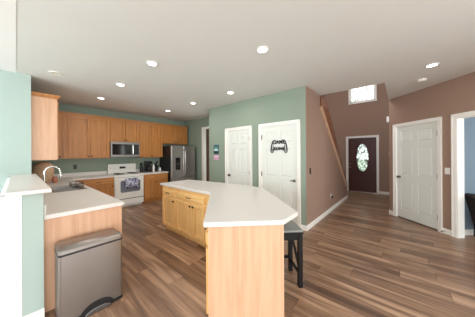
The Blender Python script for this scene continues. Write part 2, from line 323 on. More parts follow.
# ---------------------------------------------------------------- doors
def panel_layout(w, h):
    s, mid = .105, .10; c0, c1 = (s, w/2-mid/2), (w/2+mid/2, w-s)
    rows = ((.22, .83), (.985, 1.585), (1.70, h-.115))
    return [(a, b, z0, z1) for z0, z1 in rows for a, b in (c0, c1)]
def six_panel(w, h, parent):
    mb = MB(); P = panel_layout(w, h); z0 = .02; y0, y1, y2 = .012, .024, .047
    mb.box(.003, w-.003, y1, y2, z0, h-.003)
    xs = sorted({.003, w-.003} | {p[0] for p in P} | {p[1] for p in P}); zs = sorted({z0, h-.003} | {p[2] for p in P} | {p[3] for p in P})
    for i in range(len(xs)-1):
        for j in range(len(zs)-1):
            a, b, c_, e = xs[i], xs[i+1], zs[j], zs[j+1]
            if any(abs(a-p[0]) < 1e-6 and abs(c_-p[2]) < 1e-6 for p in P): continue
            mb.box(a, b, y0, y1, c_, e)
    for p in P: mb.frustum_y(p[0]+.012, p[1]-.012, p[2]+.012, p[3]-.012, y1, y0+.002, .022)
    return mb.build('door_slab', 'white', parent)
def door(name, label, p, a, u0, u1, h, hinge, knob_side, lever=False, knobz=.925):
    t = thing(name, label, 'door', (p[0]+math.cos(a)*u0, p[1]+math.sin(a)*u0, 0), a, kind='structure'); w_ = u1-u0
    six_panel(w_, h, t)
    B(.003, w_-.003, .030, .075, 0, .0195).build('threshold_gap_filler', 'black', t)  # black strip added to darken the bright gap under the slab
    c = casing(MB(), 0, w_, h); c.box(-.004, .004, -.01, .09, 0, h); c.box(w_-.004, w_+.004, -.01, .09, 0, h); c.box(0, w_, -.01, .09, h-.004, h+.004)
    c.build('casing', 'trimw', t)
    for z in (.25, 1.02, 1.83):
        x = .004 if hinge == 'L' else w_-.004
        MB().lathe([(.012, -.05), (.012, .05)], (x, -.004, z), n=10).build('hinge', 'brass', t)
    kx = .07 if knob_side == 'L' else w_-.07
    k = MB().lathe([(.028, 0), (.028, .006), (.012, .01), (.012, .03)], (kx, .012, knobz), 'Y', 16)
    if lever: k.box(min(kx, kx-.065), max(kx, kx-.0)+.012, -.034, -.018, knobz-.010, knobz+.010)
    else: k.lathe([(.012, .02), (.026, .032), (.029, .045), (.022, .058), (.006, .062)], (kx, .012, knobz), 'Y', 16)
    lab(k.build('door_handle' if lever else 'door_knob', 'brass', t, smooth=True), 'nickel handle')
    return t
door('door_1', 'narrow white six-panel closet door left of the game sign door', (XD, 4.14), -PI/2, *D1, DH, 'R', 'L')
door('door_2', 'white six-panel door with the black controller sign', (XD, 4.14), -PI/2, *D2, DH, 'L', 'R', True)
door('door_3', 'white six-panel door on the right brown wall', PD, AD, *DD, DH, 'R', 'L')

# front door with an oval leaded light
fd = thing('door_4', 'dark brown front door with an oval leaded glass', 'door', (XF, 2.5-.89, 0), -PI/2, kind='structure')
FW = .91
def oval_ring(mb, x0, x1, z0, z1, cx, cz, rx, rz, y0, y1, n=64):
    angs = sorted({2*PI*k/n for k in range(n)} | {math.atan2(z-cz, x-cx) % (2*PI) for x in (x0, x1) for z in (z0, z1)})
    O, I = [], []
    for a in angs:
        ca, sa = math.cos(a), math.sin(a)
        s_ = min(((x1-cx)/ca if ca > 1e-9 else (x0-cx)/ca if ca < -1e-9 else 1e9), ((z1-cz)/sa if sa > 1e-9 else (z0-cz)/sa if sa < -1e-9 else 1e9))
        O.append((cx+ca*s_, cz+sa*s_)); q = 1/math.sqrt((ca/rx)**2+(sa/rz)**2); I.append((cx+ca*q, cz+sa*q))
    m = len(angs); vs = [(x, y, z) for y in (y0, y1) for L_ in (O, I) for x, z in L_]; fs = []
    for k in range(m):
        j = (k+1) % m
        fs += [(k, j, m+j, m+k), (2*m+k, 3*m+k, 3*m+j, 2*m+j), (m+k, m+j, 3*m+j, 3*m+k), (k, 2*m+k, 2*m+j, j)]
    return mb.add(vs, fs)
OC = (.905-.433, 1.305); OR = (.20, .53)
sl = oval_ring(MB(), .005, FW-.005, .02, 2.052, OC[0], OC[1], OR[0], OR[1], .012, .055)
sl.build('door_slab', 'dark', fd)
mo = MB()
for x0, x1, z0, z1 in ((.13, .78, .70, 1.93), (.13, .43, .16, .60), (.48, .78, .16, .60)):
    mo.box(x0, x1, .002, .012, z0, z0+.025); mo.box(x0, x1, .002, .012, z1-.025, z1); mo.box(x0, x0+.025, .002, .012, z0, z1); mo.box(x1-.025, x1, .002, .012, z0, z1)
mo.build('panel_moulding', 'dark', fd)
ell = [(OC[0]+OR[0]*math.cos(2*PI*k/48), .008, OC[1]+OR[1]*math.sin(2*PI*k/48)) for k in range(48)]
MB().tube(ell, .012, 8, True).build('oval_frame', 'dark', fd, smooth=True)
lab(MB().prism_y([(OC[0]+OR[0]*math.cos(2*PI*k/48), OC[1]+OR[1]*math.sin(2*PI*k/48)) for k in range(48)], .028, .036).build('oval_glass', 'leaded', fd), 'oval leaded glass')
c = casing(MB(), 0, FW, 2.06, .07); c.box(-.006, .006, -.01, .11, 0, 2.06); c.box(FW-.006, FW+.006, -.01, .11, 0, 2.06); c.box(0, FW, -.01, .11, 2.054, 2.066)
c.build('casing', 'trimw', fd)
B(0, FW, -.02, .11, 0, .02).build('threshold_gap_filler', 'chrome', fd)
k = MB()
for z in (.93, 1.06): k.lathe([(.027, 0), (.027, .008), (.012, .012), (.012, .03), (.024, .04), (.02, .055)], (.06, .012, z), 'Y', 14)
k.build('door_knob', 'chrome', fd, smooth=True)

# high window over the front door
wn = thing('window_1', 'white gridded window high above the front door', 'window', (XF, 2.5-.96, 3.43), -PI/2, kind='structure')
WW, WH = .805, 1.02
f = MB().box(-.05, WW+.05, -.03, 0, -.05, .0).box(-.045, 0, -.02, 0, 0, WH+.06).box(WW, WW+.045, -.02, 0, 0, WH+.06).box(0, WW, -.02, 0, WH, WH+.06)
f.box(0, .045, .0, .08, 0, WH).box(WW-.045, WW, 0, .08, 0, WH).box(0, WW, 0, .08, 0, .05).box(0, WW, 0, .08, WH-.05, WH)
f.build('window_frame', 'trimw', wn)
g = MB()
for x in (WW/3, 2*WW/3): g.box(x-.017, x+.017, .03, .05, .04, WH-.04)
for z in (.43, .74): g.box(.04, WW-.04, .03, .05, z-.010, z+.010)
g.build('muntin_grid', 'trimw', wn)
B(.04, WW-.04, .054, .060, .04, WH-.04).build('pane', 'pane', wn)

# outside: lawn and a tree in front of the house
tag(B(8.9, 60, -25, 30, -.3, -.14).build('lawn', 'lawn'), 'green lawn outside the front door', 'lawn', kind='structure')
tv = thing('leafy_tree', 'pale green leafy tree outside the high window', 'tree', (19, 3.6, -.14))
MB().tube([(0,0,0), (.05,0,1.5), (0,.05,3.4), (.1,.1,6)], [.22,.18,.15,.06], 10).build('trunk', 'bark', tv, smooth=True)
cr = MB()
for k in range(900):
    u = Vector((random.gauss(0,1), random.gauss(0,1), random.gauss(0,1))).normalized()*random.uniform(.5, 1)
    p = Vector((u.x*1.9, u.y*1.9, 4.6+u.z*2.1)); a = Vector((random.gauss(0,1), random.gauss(0,1), random.gauss(0,1))).normalized()*.22; b = a.orthogonal().normalized()*.12
    cr.add([p-a, p+b, p+a, p-b], [(0,1,2,3)])
cr.build('crown', 'leaf', tv)

# ---------------------------------------------------------------- cabinets
def panel_door(x0, x1, z0, z1, oak, parent, name='door', y=0, fr=.055):
    mb = MB().box(x0, x0+fr, y-.020, y, z0, z1).box(x1-fr, x1, y-.020, y, z0, z1).box(x0+fr, x1-fr, y-.020, y, z0, z0+fr).box(x0+fr, x1-fr, y-.020, y, z1-fr, z1)
    mb.box(x0+fr, x1-fr, y-.006, y, z0+fr, z1-fr)
    return mb.build(name, oak, parent, bevel=.003, seg=1)
def drawer_front(x0, x1, z0, z1, oak, parent):
    mb = MB().box(x0, x1, -.016, 0, z0, z1).frustum_y(x0, x1, z0, z1, -.016, -.022, .012)
    return mb.build('drawer', oak, parent)
def knob(x, z, parent, y=-.020):
    lab(MB().lathe([(.006, 0), (.006, .012), (.016, .018), (.017, .026), (.010, .031)], (x, y, z), 'Y', 14).build('knob', 'bronze', parent, smooth=True), 'dark bronze knob')
def pull(x, z, parent, y=-.022):
    mb = MB().tube([(x-.048, y, z), (x-.048, y-.022, z), (x-.03, y-.028, z), (x+.03, y-.028, z), (x+.048, y-.022, z), (x+.048, y, z)], .0055, 8)
    lab(mb.build('pull', 'bronze', parent, smooth=True), 'dark bronze bar pull')
def base_cab(label, p, a, W, D, fronts, oak='oak', oakx='oakx', group=None, top=.865):
    t = thing('base_cabinet', label, 'cabinet', (p[0], p[1], 0), a, group)
    MB().box(0, W, 0, D, .10, top).box(0, W, .07, D, 0, .10).build('carcass', oak, t)
    for f in fronts:
        kind, x0, x1, z0, z1 = f[:5]
        if kind == 'drawer':
            o = drawer_front(x0, x1, z0, z1, oakx, t); pull((x0+x1)/2, (z0+z1)/2, o)
        else:
            o = panel_door(x0, x1, z0, z1, oak, t); knob(x0+.032 if f[5] == 'L' else x1-.032, z1-.045, o)
    return t
# back run, left of the range
GL = 'oak base cabinets on the back wall'
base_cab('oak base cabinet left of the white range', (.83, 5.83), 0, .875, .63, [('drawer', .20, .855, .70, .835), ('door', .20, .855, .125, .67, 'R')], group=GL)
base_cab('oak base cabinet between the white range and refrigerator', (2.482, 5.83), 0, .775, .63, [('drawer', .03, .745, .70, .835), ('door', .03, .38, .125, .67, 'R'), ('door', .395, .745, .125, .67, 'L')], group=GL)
# peninsula with the sink
pn = thing('sink_cabinet', 'pale oak peninsula cabinet behind the steel trash can', 'cabinet', (.16, 2.50, 0))
mb = MB().box(0, .64, .02, 1.36, .10, .865).box(0, .64, 2.16, 3.96, .10, .865).box(0, .64, 1.36, 2.16, .10, .60).box(.61, .64, 1.36, 2.16, .60, .865).box(0, .57, .02, 3.96, 0, .10)
mb.build('carcass', 'oak', pn)
lab(MB().box(0, .65, 0, .02, 0, .865).build('end_panel', 'panel', pn), 'pale oak end panel')
for i in range(4):
    y0 = .06+i*.70
    def rot(o): o.rotation_euler = (0, 0, PI/2); o.location = (.64, 0, 0); return o
    dr = rot(panel_door(y0, y0+.66, .125, .67, 'oak', pn)); 
    df = rot(drawer_front(y0, y0+.66, .70, .835, 'oak', pn))
# upper cabinets
def upper_cab(label, p, a, W, z0, doors, D=.325, z1=2.44, crown=True, side_crown=False, group='oak upper cabinets'):
    t = thing('upper_cabinet', label, 'cabinet', (p[0], p[1], 0), a, group)
    MB().box(0, W, 0, D, z0, z1).build('carcass', 'oak', t)
    for x0, x1, kn in doors:
        o = panel_door(x0, x1, z0+.015, z1-.02, 'oak', t)
        if kn: knob(x0+.028 if kn == 'L' else x1-.028, z0+.055, o)
    e = .035 if side_crown else 0
    mb = MB()
    for y, z, h in ((-.012, z1, .02), (-.028, z1+.02, .02), (-.042, z1+.04, .025)): mb.box(-e*abs(y)/.042, W, y, D, z, z+h)
    mb.build('crown_moulding', 'oakx', t)
    return t
Z0, YU = 1.375, 6.14
u = upper_cab('oak upper cabinet on the left wall showing its pale side', (.47, 4.60), PI/2, 1.48, Z0, [(.02, .50, 'L'), (.515, .99, 'L'), (1.005, 1.46, 'R')], .312, side_crown=True)
lab(MB().box(-.006, 0, -.001, .312, Z0, 2.44).build('side_panel', 'panel', u), 'pale oak side panel')
upper_cab('narrow oak corner upper cabinet beside the left wall cabinet', (.475, YU), 0, .325, Z0, [(.03, .305, 'L')])
upper_cab('wide double-door oak upper cabinet left of the microwave', (.80, YU), 0, .90, Z0, [(.02, .445, 'R'), (.455, .88, 'L')])
upper_cab('short oak upper cabinet directly above the microwave', (1.70, YU), 0, .775, 1.835, [(.02, .383, 'R'), (.393, .755, 'L')])
upper_cab('double-door oak upper cabinet right of the microwave', (2.475, YU), 0, .775, Z0, [(.02, .383, 'R'), (.393, .755, 'L')])
upper_cab('short oak upper cabinet over the refrigerator', (3.25, YU), 0, .99, 1.835, [(.02, .490, 'R'), (.500, .97, 'L')])

# ---------------------------------------------------------------- kitchen counters
ct = MB().box(.16, .826, 2.47, 3.88, .865, .905).box(.16, .826, 4.62, 6.465, .865, .905).box(.16, .36, 3.88, 4.62, .865, .905).box(.745, .826, 3.88, 4.62, .865, .905)
ct.box(.826, 1.706, 5.80, 6.465, .865, .905)
tag(ct.build('kitchen_countertop', 'counter', bevel=.003), 'cream laminate countertop of the sink peninsula and left back run', 'countertop')
tag(MB().box(2.479, 3.265, 5.80, 6.465, .865, .905).build('kitchen_countertop', 'counter', bevel=.003), 'short cream countertop between the white range and refrigerator', 'countertop')

tag(MB().box(.16, .178, 2.49, 6.465, .905, 1.0).box(.178, 1.706, 6.447, 6.465, .905, 1.0).build('counter_backsplash', 'counter', bevel=.003), 'low cream backsplash strip behind the sink and left back counter', 'backsplash')
tag(B(2.479, 3.265, 6.447, 6.465, .905, 1.0).build('counter_backsplash', 'counter', bevel=.003), 'short cream backsplash strip right of the range', 'backsplash')

# sink, faucet
sk = thing('kitchen_sink', 'stainless steel sink set in the peninsula counter', 'sink', (.552, 4.25, 0))
s_ = MB()
X0, X1, Y0, Y1 = -.19, .19, -.365, .365
s_.box(X0-.015, X1+.015, Y0-.015, Y0+.02, .905, .911).box(X0-.015, X1+.015, Y1-.02, Y1+.015, .905, .911).box(X0-.015, X0+.02, Y0, Y1, .905, .911).box(X1-.02, X1+.015, Y0, Y1, .905, .911)
s_.box(X0+.01, X0+.02, Y0+.01, Y1-.01, .72, .905).box(X1-.02, X1-.01, Y0+.01, Y1-.01, .72, .905).box(X0+.01, X1-.01, Y0+.01, Y0+.02, .72, .905).box(X0+.01, X1-.01, Y1-.02, Y1-.01, .72, .905)
s_.box(X0+.01, X1-.01, Y0+.01, Y1-.01, .71, .72).box(X0+.01, X1-.01, -.012, .012, .72, .895)
s_.build('basin', 'steel', sk, bevel=.003)
for y in (-.18, .18): MB().lathe([(.04, .72), (.04, .723), (.025, .724)], (0, y, 0), n=20).build('drain', 'chrome', sk)
fc = thing('kitchen_faucet', 'brushed nickel gooseneck faucet behind the sink', 'faucet', (.285, 4.27, .905))
MB().lathe([(.03, 0), (.03, .008), (.02, .014), (.017, .06), (.015, .10)], n=18).build('base', 'chrome', fc, smooth=True)
pth = [(0, 0, .08), (0, 0, .27)] + [(.092-.092*math.cos(PI*k/12), 0, .27+.10*math.sin(PI*k/12)) for k in range(1, 13)] + [(.190, 0, .235)]
MB().tube(pth, .0145, 12).build('spout', 'chrome', fc, smooth=True)
MB().lathe([(.014, .0), (.017, -.01), (.018, -.075), (.014, -.085)], (.191, 0, .245), n=16).build('spray_head', 'chrome', fc, smooth=True)
MB().bar((0, -.02, .06), (0, -.075, .085), .012, .010).build('handle', 'chrome', fc, bevel=.002)
# black wire caddy on the sink edge
wc = MB()
for z, e in ((.945, 0), (.985, .006)): wc.tube([(.60-e, 4.02-e, z), (.735+e, 4.02-e, z), (.735+e, 4.40+e, z), (.60-e, 4.40+e, z)], .0045, 6, True)
for i in range(4):
    y = 4.06+i*.10
    wc.tube([(.596, y, .988), (.604, y, .918), (.731, y, .918), (.739, y, .988)], .0028, 6)
wc.tube([(.62, 4.016, .985), (.64, 4.0, 1.03), (.69, 4.0, 1.03), (.71, 4.016, .985)], .004, 6)
for x in (.605, .73):
    for y in (4.04, 4.38): wc.tube([(x, y, .911), (x, y, .945)], .004, 6)
tag(wc.build('dish_caddy', 'black'), 'black wire dish caddy at the sink edge', 'dish rack')
# basket and jar in the corner behind the pier
bk = MB().lathe([(.11, 0), (.15, .10), (.165, .24), (.15, .34), (.10, .40), (.03, .42)], (.345, 5.42, .905), n=22)
tag(bk.build('wicker_basket', 'wicker', smooth=True), 'tan woven lidded basket on the counter behind the faucet', 'basket')
tj = MB().lathe([(.03, 0), (.045, .03), (.045, .09), (.03, .12), (.034, .13)], (.50, 5.25, .905), n=18)
tag(tj.build('clay_jar', 'terra', smooth=True), 'small reddish clay jar beside the faucet', 'jar')

# ---------------------------------------------------------------- range
rg = thing('kitchen_range', 'white electric range with a backguard and blue towel', 'range', (1.712, 5.81, 0)); RW = .762
MB().box(0, RW, .02, .65, .06, .895).box(.03, RW-.03, .06, .63, 0, .06).build('body', 'appl', rg, bevel=.004)
B(-.002, RW+.002, -.015, .655, .895, .913).build('cooktop', 'appl', rg, bevel=.005)
for x, y, r in ((.19, .16, .10), (.57, .16, .075), (.19, .43, .075), (.57, .43, .10)):
    b = MB().lathe([(r+.02, .913), (r+.018, .917), (r*.3, .915)], (x, y, 0), n=24)
    for q in range(4): b.tube([(x+(r*(q+1)/4)*math.cos(2*PI*k/24), y+(r*(q+1)/4)*math.sin(2*PI*k/24), .925) for k in range(24)], .007, 6, True)
    lab(b.build('burner', 'black', rg, smooth=True), 'black coil burner')
bgd = MB().prism_y([(0, .913), (RW, .913), (RW, 1.17), (RW-.03, 1.19), (.03, 1.19), (0, 1.17)], .56, .645).build('backguard', 'appl', rg, bevel=.006)
B(.30, .46, .552, .56, 1.05, 1.11).build('clock_display', 'glassb', bgd)
for x in (.08, .17, .59, .68): lab(MB().lathe([(.024, 0), (.022, .02), (.008, .024)], (x, .56, 1.07), 'Y', 14).build('knob', 'appl', bgd, smooth=True), 'white control knob')
dr = B(.008, RW-.008, -.012, .02, .245, .835).build('oven_door', 'appl', rg, bevel=.006)
mbw = MB()
rw = [(.14+.52*u_, .42+.325*v_) for u_, v_ in ((.06,0),(.94,0),(1,.08),(1,.92),(.94,1),(.06,1),(0,.92),(0,.08))]
lab(mbw.prism_y(rw, -.015, -.012).build('oven_window', 'ovenwin', dr), 'grey oven window')
lab(MB().tube([(.06, -.012, .785), (.06, -.05, .79), (.09, -.056, .79), (RW-.09, -.056, .79), (RW-.06, -.05, .79), (RW-.06, -.012, .785)], .011, 10).build('handle', 'appl', dr, smooth=True), 'white bar handle')
dw = B(.008, RW-.008, -.008, .02, .065, .228).build('storage_drawer', 'appl', rg, bevel=.006)
B(.0, RW, .0, .02, .842, .893).build('control_strip', 'appl', rg)
B(.01, RW-.01, -.004, .001, .832, .842).build('vent_slot', 'black', rg); B(.004, RW-.004, -.004, .02, .2285, .2445).build('drawer_gap_shade', 'black', rg)  # lower black strip paints in the shaded gap above the drawer
# towel over the oven handle
tw = MB(); xs = [0.24+.34*i/14 for i in range(15)]; zs = [(-.068, .535), (-.072, .65), (-.072, .78), (-.066, .803), (-.056, .806), (-.044, .80), (-.040, .74), (-.040, .64)]
vs = []
for j, (y, z) in enumerate(zs):
    for i, x in enumerate(xs): vs.append((x, y+.005*math.sin(i*1.3+.4)*(1 if j < 3 else .2), z + (.008*math.sin(i*.9) if j == 0 else 0)))
n = len(xs); fs = [(j*n+i, j*n+i+1, (j+1)*n+i+1, (j+1)*n+i) for j in range(len(zs)-1) for i in range(n-1)]
def towel_mat():
    m = mat('patterned_towel', (72, 80, 122), .9); t = m.node_tree; tc = t.nodes.new('ShaderNodeTexCoord'); v = t.nodes.new('ShaderNodeTexNoise')
    v.inputs['Scale'].default_value = 13; v.inputs['Distortion'].default_value = 2
    r = t.nodes.new('ShaderNodeValToRGB'); r.color_ramp.interpolation = 'CONSTANT'; r.color_ramp.elements[0].color = lin((66, 72, 112)); r.color_ramp.elements[1].position = .48; r.color_ramp.elements[1].color = lin((192, 194, 212))
    t.links.new(tc.outputs['Object'], v.inputs['Vector']); t.links.new(v.outputs['Fac'], r.inputs[0]); t.links.new(r.outputs[0], t.nodes['Principled BSDF'].inputs['Base Color']); return m
to = tw.add(vs, fs).build('dish_towel', towel_mat(), smooth=True); to.location = (1.712, 5.81, 0)
so = to.modifiers.new('thickness', 'SOLIDIFY'); so.thickness = .005; so.offset = 0
tag(to, 'blue and white patterned towel hanging on the oven handle', 'towel')

# microwave
mw = thing('microwave', 'stainless microwave mounted over the white range', 'microwave', (1.705, 6.07, 1.405)); MW, MHt = .765, .425
B(0, MW, .02, .395, 0, MHt).build('body', 'steeld', mw, bevel=.004)
dd_ = MB().box(.0, .585, 0, .02, 0, .06).box(0, .585, 0, .02, .36, MHt).box(0, .035, 0, .02, .06, .36).box(.545, .585, 0, .02, .06, .36).build('door', 'steelm', mw, bevel=.003)
lab(B(.035, .545, .004, .02, .06, .36).build('window', 'glassb', dd_), 'black door glass')
MB().tube([(.565, 0, .08), (.565, -.035, .09), (.565, -.035, .335), (.565, 0, .345)], .010, 8).build('handle', 'chrome', dd_, smooth=True)
cp = MB().box(.59, MW, 0, .02, .36, MHt).box(.59, MW, 0, .02, 0, .06).box(.745, MW, 0, .02, .06, .36).build('control_frame', 'steelm', mw, bevel=.002)
lab(B(.59, .745, .002, .02, .06, .36).build('control_panel', 'glassb', cp), 'black touch panel')

# ---------------------------------------------------------------- refrigerator
rf = thing('refrigerator', 'stainless french-door refrigerator with black sides', 'refrigerator', (3.292, 5.65, 0)); W_ = .925
lab(B(0, W_, .09, .80, .03, 1.745).build('cabinet_body', 'black', rf, bevel=.005), 'black side body')
for x0, x1, nm in ((.003, W_/2-.003, 'L'), (W_/2+.003, W_-.003, 'R')):
    o = B(x0, x1, 0, .085, .70, 1.755).build('door', 'steelf', rf, bevel=.012, seg=3)
    hx = W_/2-.035 if nm == 'L' else W_/2+.035
    MB().tube([(hx, 0, .78), (hx, -.045, .80), (hx, -.05, .85), (hx, -.05, 1.56), (hx, -.045, 1.61), (hx, 0, 1.63)], .012, 10).build('handle', 'steelf', o, smooth=True)
    if nm == 'L':
        q = MB().box(.145, .325, -.003, .001, .95, 1.36).build('dispenser', 'black', o, bevel=.002)
        B(.165, .305, -.005, -.003, 1.25, 1.34).build('display', 'glassb', q); B(.20, .27, -.02, -.003, 1.12, 1.16).build('paddle', 'steeld', q)
o = B(.003, W_-.003, 0, .085, .06, .692).build('freezer_drawer', 'steelf', rf, bevel=.012, seg=3)
MB().tube([(.08, 0, .62), (.10, -.045, .62), (.15, -.05, .62), (W_-.15, -.05, .62), (W_-.10, -.045, .62), (W_-.08, 0, .62)], .012, 10).build('handle', 'steelf', o, smooth=True)
for x in (.06, W_-.06): B(x-.03, x+.03, .03, .12, 1.745, 1.765).build('hinge_cover', 'black', rf)
B(.02, W_-.02, .10, .75, 0, .03).build('plinth', 'black', rf)

# ---------------------------------------------------------------- things on the right counter
cm = thing('coffee_maker', 'black coffee maker on the counter right of the range', 'coffee maker', (2.80, 6.22, .905))
MB().box(-.085, .085, -.10, .12, 0, .03).box(-.085, .085, .03, .12, .03, .27).box(-.085, .085, -.10, .12, .25, .35).build('body', 'black', cm, bevel=.006)
MB().lathe([(.05, .032), (.062, .06), (.06, .14), (.045, .19), (.05, .20)], (0, -.035, 0), n=18).build('carafe', 'glassb', cm, smooth=True)
tag(MB().lathe([(.03, 0), (.036, .02), (.036, .17), (.02, .20), (.02, .24), (.006, .25)], (2.915, 6.10, .905), n=16).build('soap_bottle', 'plast', smooth=True), 'slim white bottle in front of the black appliances', 'bottle')
kb = thing('knife_block', 'black slanted knife block next to the coffee maker', 'knife block', (3.02, 6.24, .905))
MB().prism_y([(-.07, 0), (.07, 0), (.10, .18), (.0, .26), (-.07, .12)], -.07, .07).build('block', 'black', kb, bevel=.004)
for i in range(5):
    y = -.05+.025*i
    MB().bar((.03+.006*i, y, .21), (.09+.004*i, y, .345-.012*(i % 2)), .016, .022).build('knife_handle', 'black', kb, bevel=.002)
tag(MB().lathe([(.035, 0), (.04, .02), (.04, .10), (.03, .115), (.012, .125)], (3.185, 6.22, .905), n=16).build('sugar_jar', 'plast', smooth=True), 'small white jar between knife block and refrigerator', 'jar')
tag(MB().lathe([(.045, 0), (.05, .01), (.05, .15), (.04, .17), (.04, .19)], (2.605, 6.27, .905), n=16).build('canister', 'black', smooth=True), 'black canister closest to the range', 'canister')

# ---------------------------------------------------------------- island
GI = 'golden oak cabinets of the island'
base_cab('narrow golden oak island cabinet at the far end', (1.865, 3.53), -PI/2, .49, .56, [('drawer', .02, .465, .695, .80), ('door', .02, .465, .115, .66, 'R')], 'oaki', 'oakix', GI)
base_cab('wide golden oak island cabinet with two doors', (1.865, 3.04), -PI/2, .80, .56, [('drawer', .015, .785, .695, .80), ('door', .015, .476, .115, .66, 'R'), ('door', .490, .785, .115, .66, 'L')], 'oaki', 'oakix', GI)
ai = thing('base_cabinet', 'angled island end cabinet with the large pale oak panel', 'cabinet', (1.03, 1.21, 0), -PI/4, GI)
# local x along the panel, local y away from the camera
def toloc(x, y):
    dx, dy = x-1.03, y-1.21; return (dx*math.cos(PI/4)-dy*math.sin(PI/4), dx*math.sin(PI/4)+dy*math.cos(PI/4))
PW = .635
out = [(0, .018), (PW, .018), toloc(2.08, 1.36), toloc(2.42, 1.75), toloc(2.42, 2.238), toloc(1.866, 2.238), toloc(1.866, 2.046)]
toe = [(.06, .018), (PW-.01, .018), toloc(2.07, 1.37), toloc(2.41, 1.76), toloc(2.41, 2.235), toloc(1.94, 2.235), toloc(1.94, 2.08)]
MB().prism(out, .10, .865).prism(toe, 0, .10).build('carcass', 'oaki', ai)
lab(MB().box(0, PW, 0, .018, 0, .865).box(0, .02, -.004, 0, 0, .865).box(PW-.02, PW, -.004, 0, 0, .865).build('end_panel', 'panel', ai), 'large pale oak end panel')
def side(o): o.rotation_euler = (0, 0, -PI/2); o.location = (0, 1.1, 0); return o
for k in range(2):
    x0 = .03+k*.53
    o = side(panel_door(x0, x0+.51, .115, .66, 'oaki', ai)); knob(x0+.47-.43*k, .615, o)
    o = side(drawer_front(x0, x0+.51, .695, .80, 'oaki', ai)); pull(x0+.255, .75, o)
top = [(1.825, 3.56), (1.825, 2.085), (.992, 1.225), (.985, 1.205), (1.0, 1.19), (1.44, .752), (1.47, .742), (1.735, .748), (1.76, .757), (2.60, 1.68), (2.655, 1.85), (2.68, 2.05), (2.66, 2.45), (2.505, 3.54), (2.48, 3.56)]
tag(MB().prism(top, .865, .905).build('island_countertop', 'counter', bevel=.008, seg=3), 'large angled cream countertop covering the kitchen island', 'countertop')

# stool under the island overhang
so_ = thing('counter_stool', 'black wooden stool under the end of the island top', 'stool', (1.03, 1.21, 0), -PI/4)
oy = 2.84/r2-2.24/r2; ox = .655; sw, sd = .335, .36     # local to the same 45 degree frame
def stl(x, y): return (ox+x, oy+y)
lab(B(ox, ox+sw, oy, oy+sd, .605, .63).build('seat', 'stoolseat', so_, bevel=.008), 'grey seat top')
MB().box(ox+.01, ox+sw-.01, oy+.012, oy+.032, .52, .605).box(ox+.01, ox+sw-.01, oy+sd-.032, oy+sd-.012, .52, .605).box(ox+.012, ox+.03, oy+.02, oy+sd-.02, .52, .605).box(ox+sw-.03, ox+sw-.012, oy+.02, oy+sd-.02, .52, .605).build('apron', 'blackw', so_)
B(ox-.004, ox+sw+.004, oy-.004, oy+sd+.004, .590, .606).build('seat_frame', 'blackw', so_, bevel=.003)
for x in (ox+.005, ox+sw-.052):
    for y in (oy+.005, oy+sd-.052): B(x, x+.047, y, y+.047, 0, .592).build('leg', 'blackw', so_, bevel=.003)
for x in (ox+.025, ox+sw-.025):
    MB().bar((x, oy+.03, .16), (x, oy+sd-.03, .50), .02, .03).build('brace', 'blackw', so_)
    MB().bar((x, oy+.03, .13), (x, oy+sd-.03, .13), .02, .03).build('stretcher', 'blackw', so_)
MB().bar((ox+.03, oy+sd-.025, .17), (ox+sw-.03, oy+sd-.025, .17), .02, .035).build('stretcher', 'blackw', so_)

# ---------------------------------------------------------------- trash can
tc_ = thing('trash_can', 'stainless steel pedal trash can against the peninsula panel', 'trash can', (.467, 2.29, 0)); hw, hd = .243, .125
def rrect(hx, hy, r, n=5):
    pts = []
    for cx_, cy_, a0_ in ((hx-r, -hy+r, -90), (hx-r, hy-r, 0), (-hx+r, hy-r, 90), (-hx+r, -hy+r, 180)):
        for k in range(n+1):
            a = math.radians(a0_+90*k/n); pts.append((cx_+r*math.cos(a), cy_+r*math.sin(a)))
    return pts
MB().prism(rrect(hw, hd, .025), .03, .595).build('body', 'steelv', tc_, smooth=True)
MB().prism(rrect(hw+.002, hd+.002, .026), 0, .03).build('base_ring', 'black', tc_)
MB().prism(rrect(hw+.003, hd+.003, .027), .595, .612).build('rim', 'black', tc_)
ld = MB(); R1 = [(x, y, .612) for x, y in rrect(hw+.002, hd+.002, .027)]; R2 = [(x, y, .640) for x, y in rrect(hw+.001, hd+.001, .027)]; R3 = [(x, y, .652) for x, y in rrect(hw-.012, hd-.012, .027)]
n = len(R1); ld.add(R1+R2+R3, [tuple(range(n))[::-1], tuple(range(2*n, 3*n))]+[(j*n+i, j*n+(i+1) % n, (j+1)*n+(i+1) % n, (j+1)*n+i) for j in (0, 1) for i in range(n)])
ld.build('lid', 'steelv', tc_, smooth=True)
ar = [(.135*math.cos(PI*k/16)+.03, .098*math.sin(PI*k/16)+.0) for k in range(17)]
MB().prism_y(ar, -hd-.004, -hd+.002).build('pedal_recess', 'black', tc_)
pd = [(.105*math.cos(PI*k/16)+.03, .045*math.sin(PI*k/16)+.004) for k in range(17)]
lab(MB().prism_y(pd, -hd-.03, -hd-.004).build('pedal', 'steeld', tc_, bevel=.003), 'steel foot pedal')

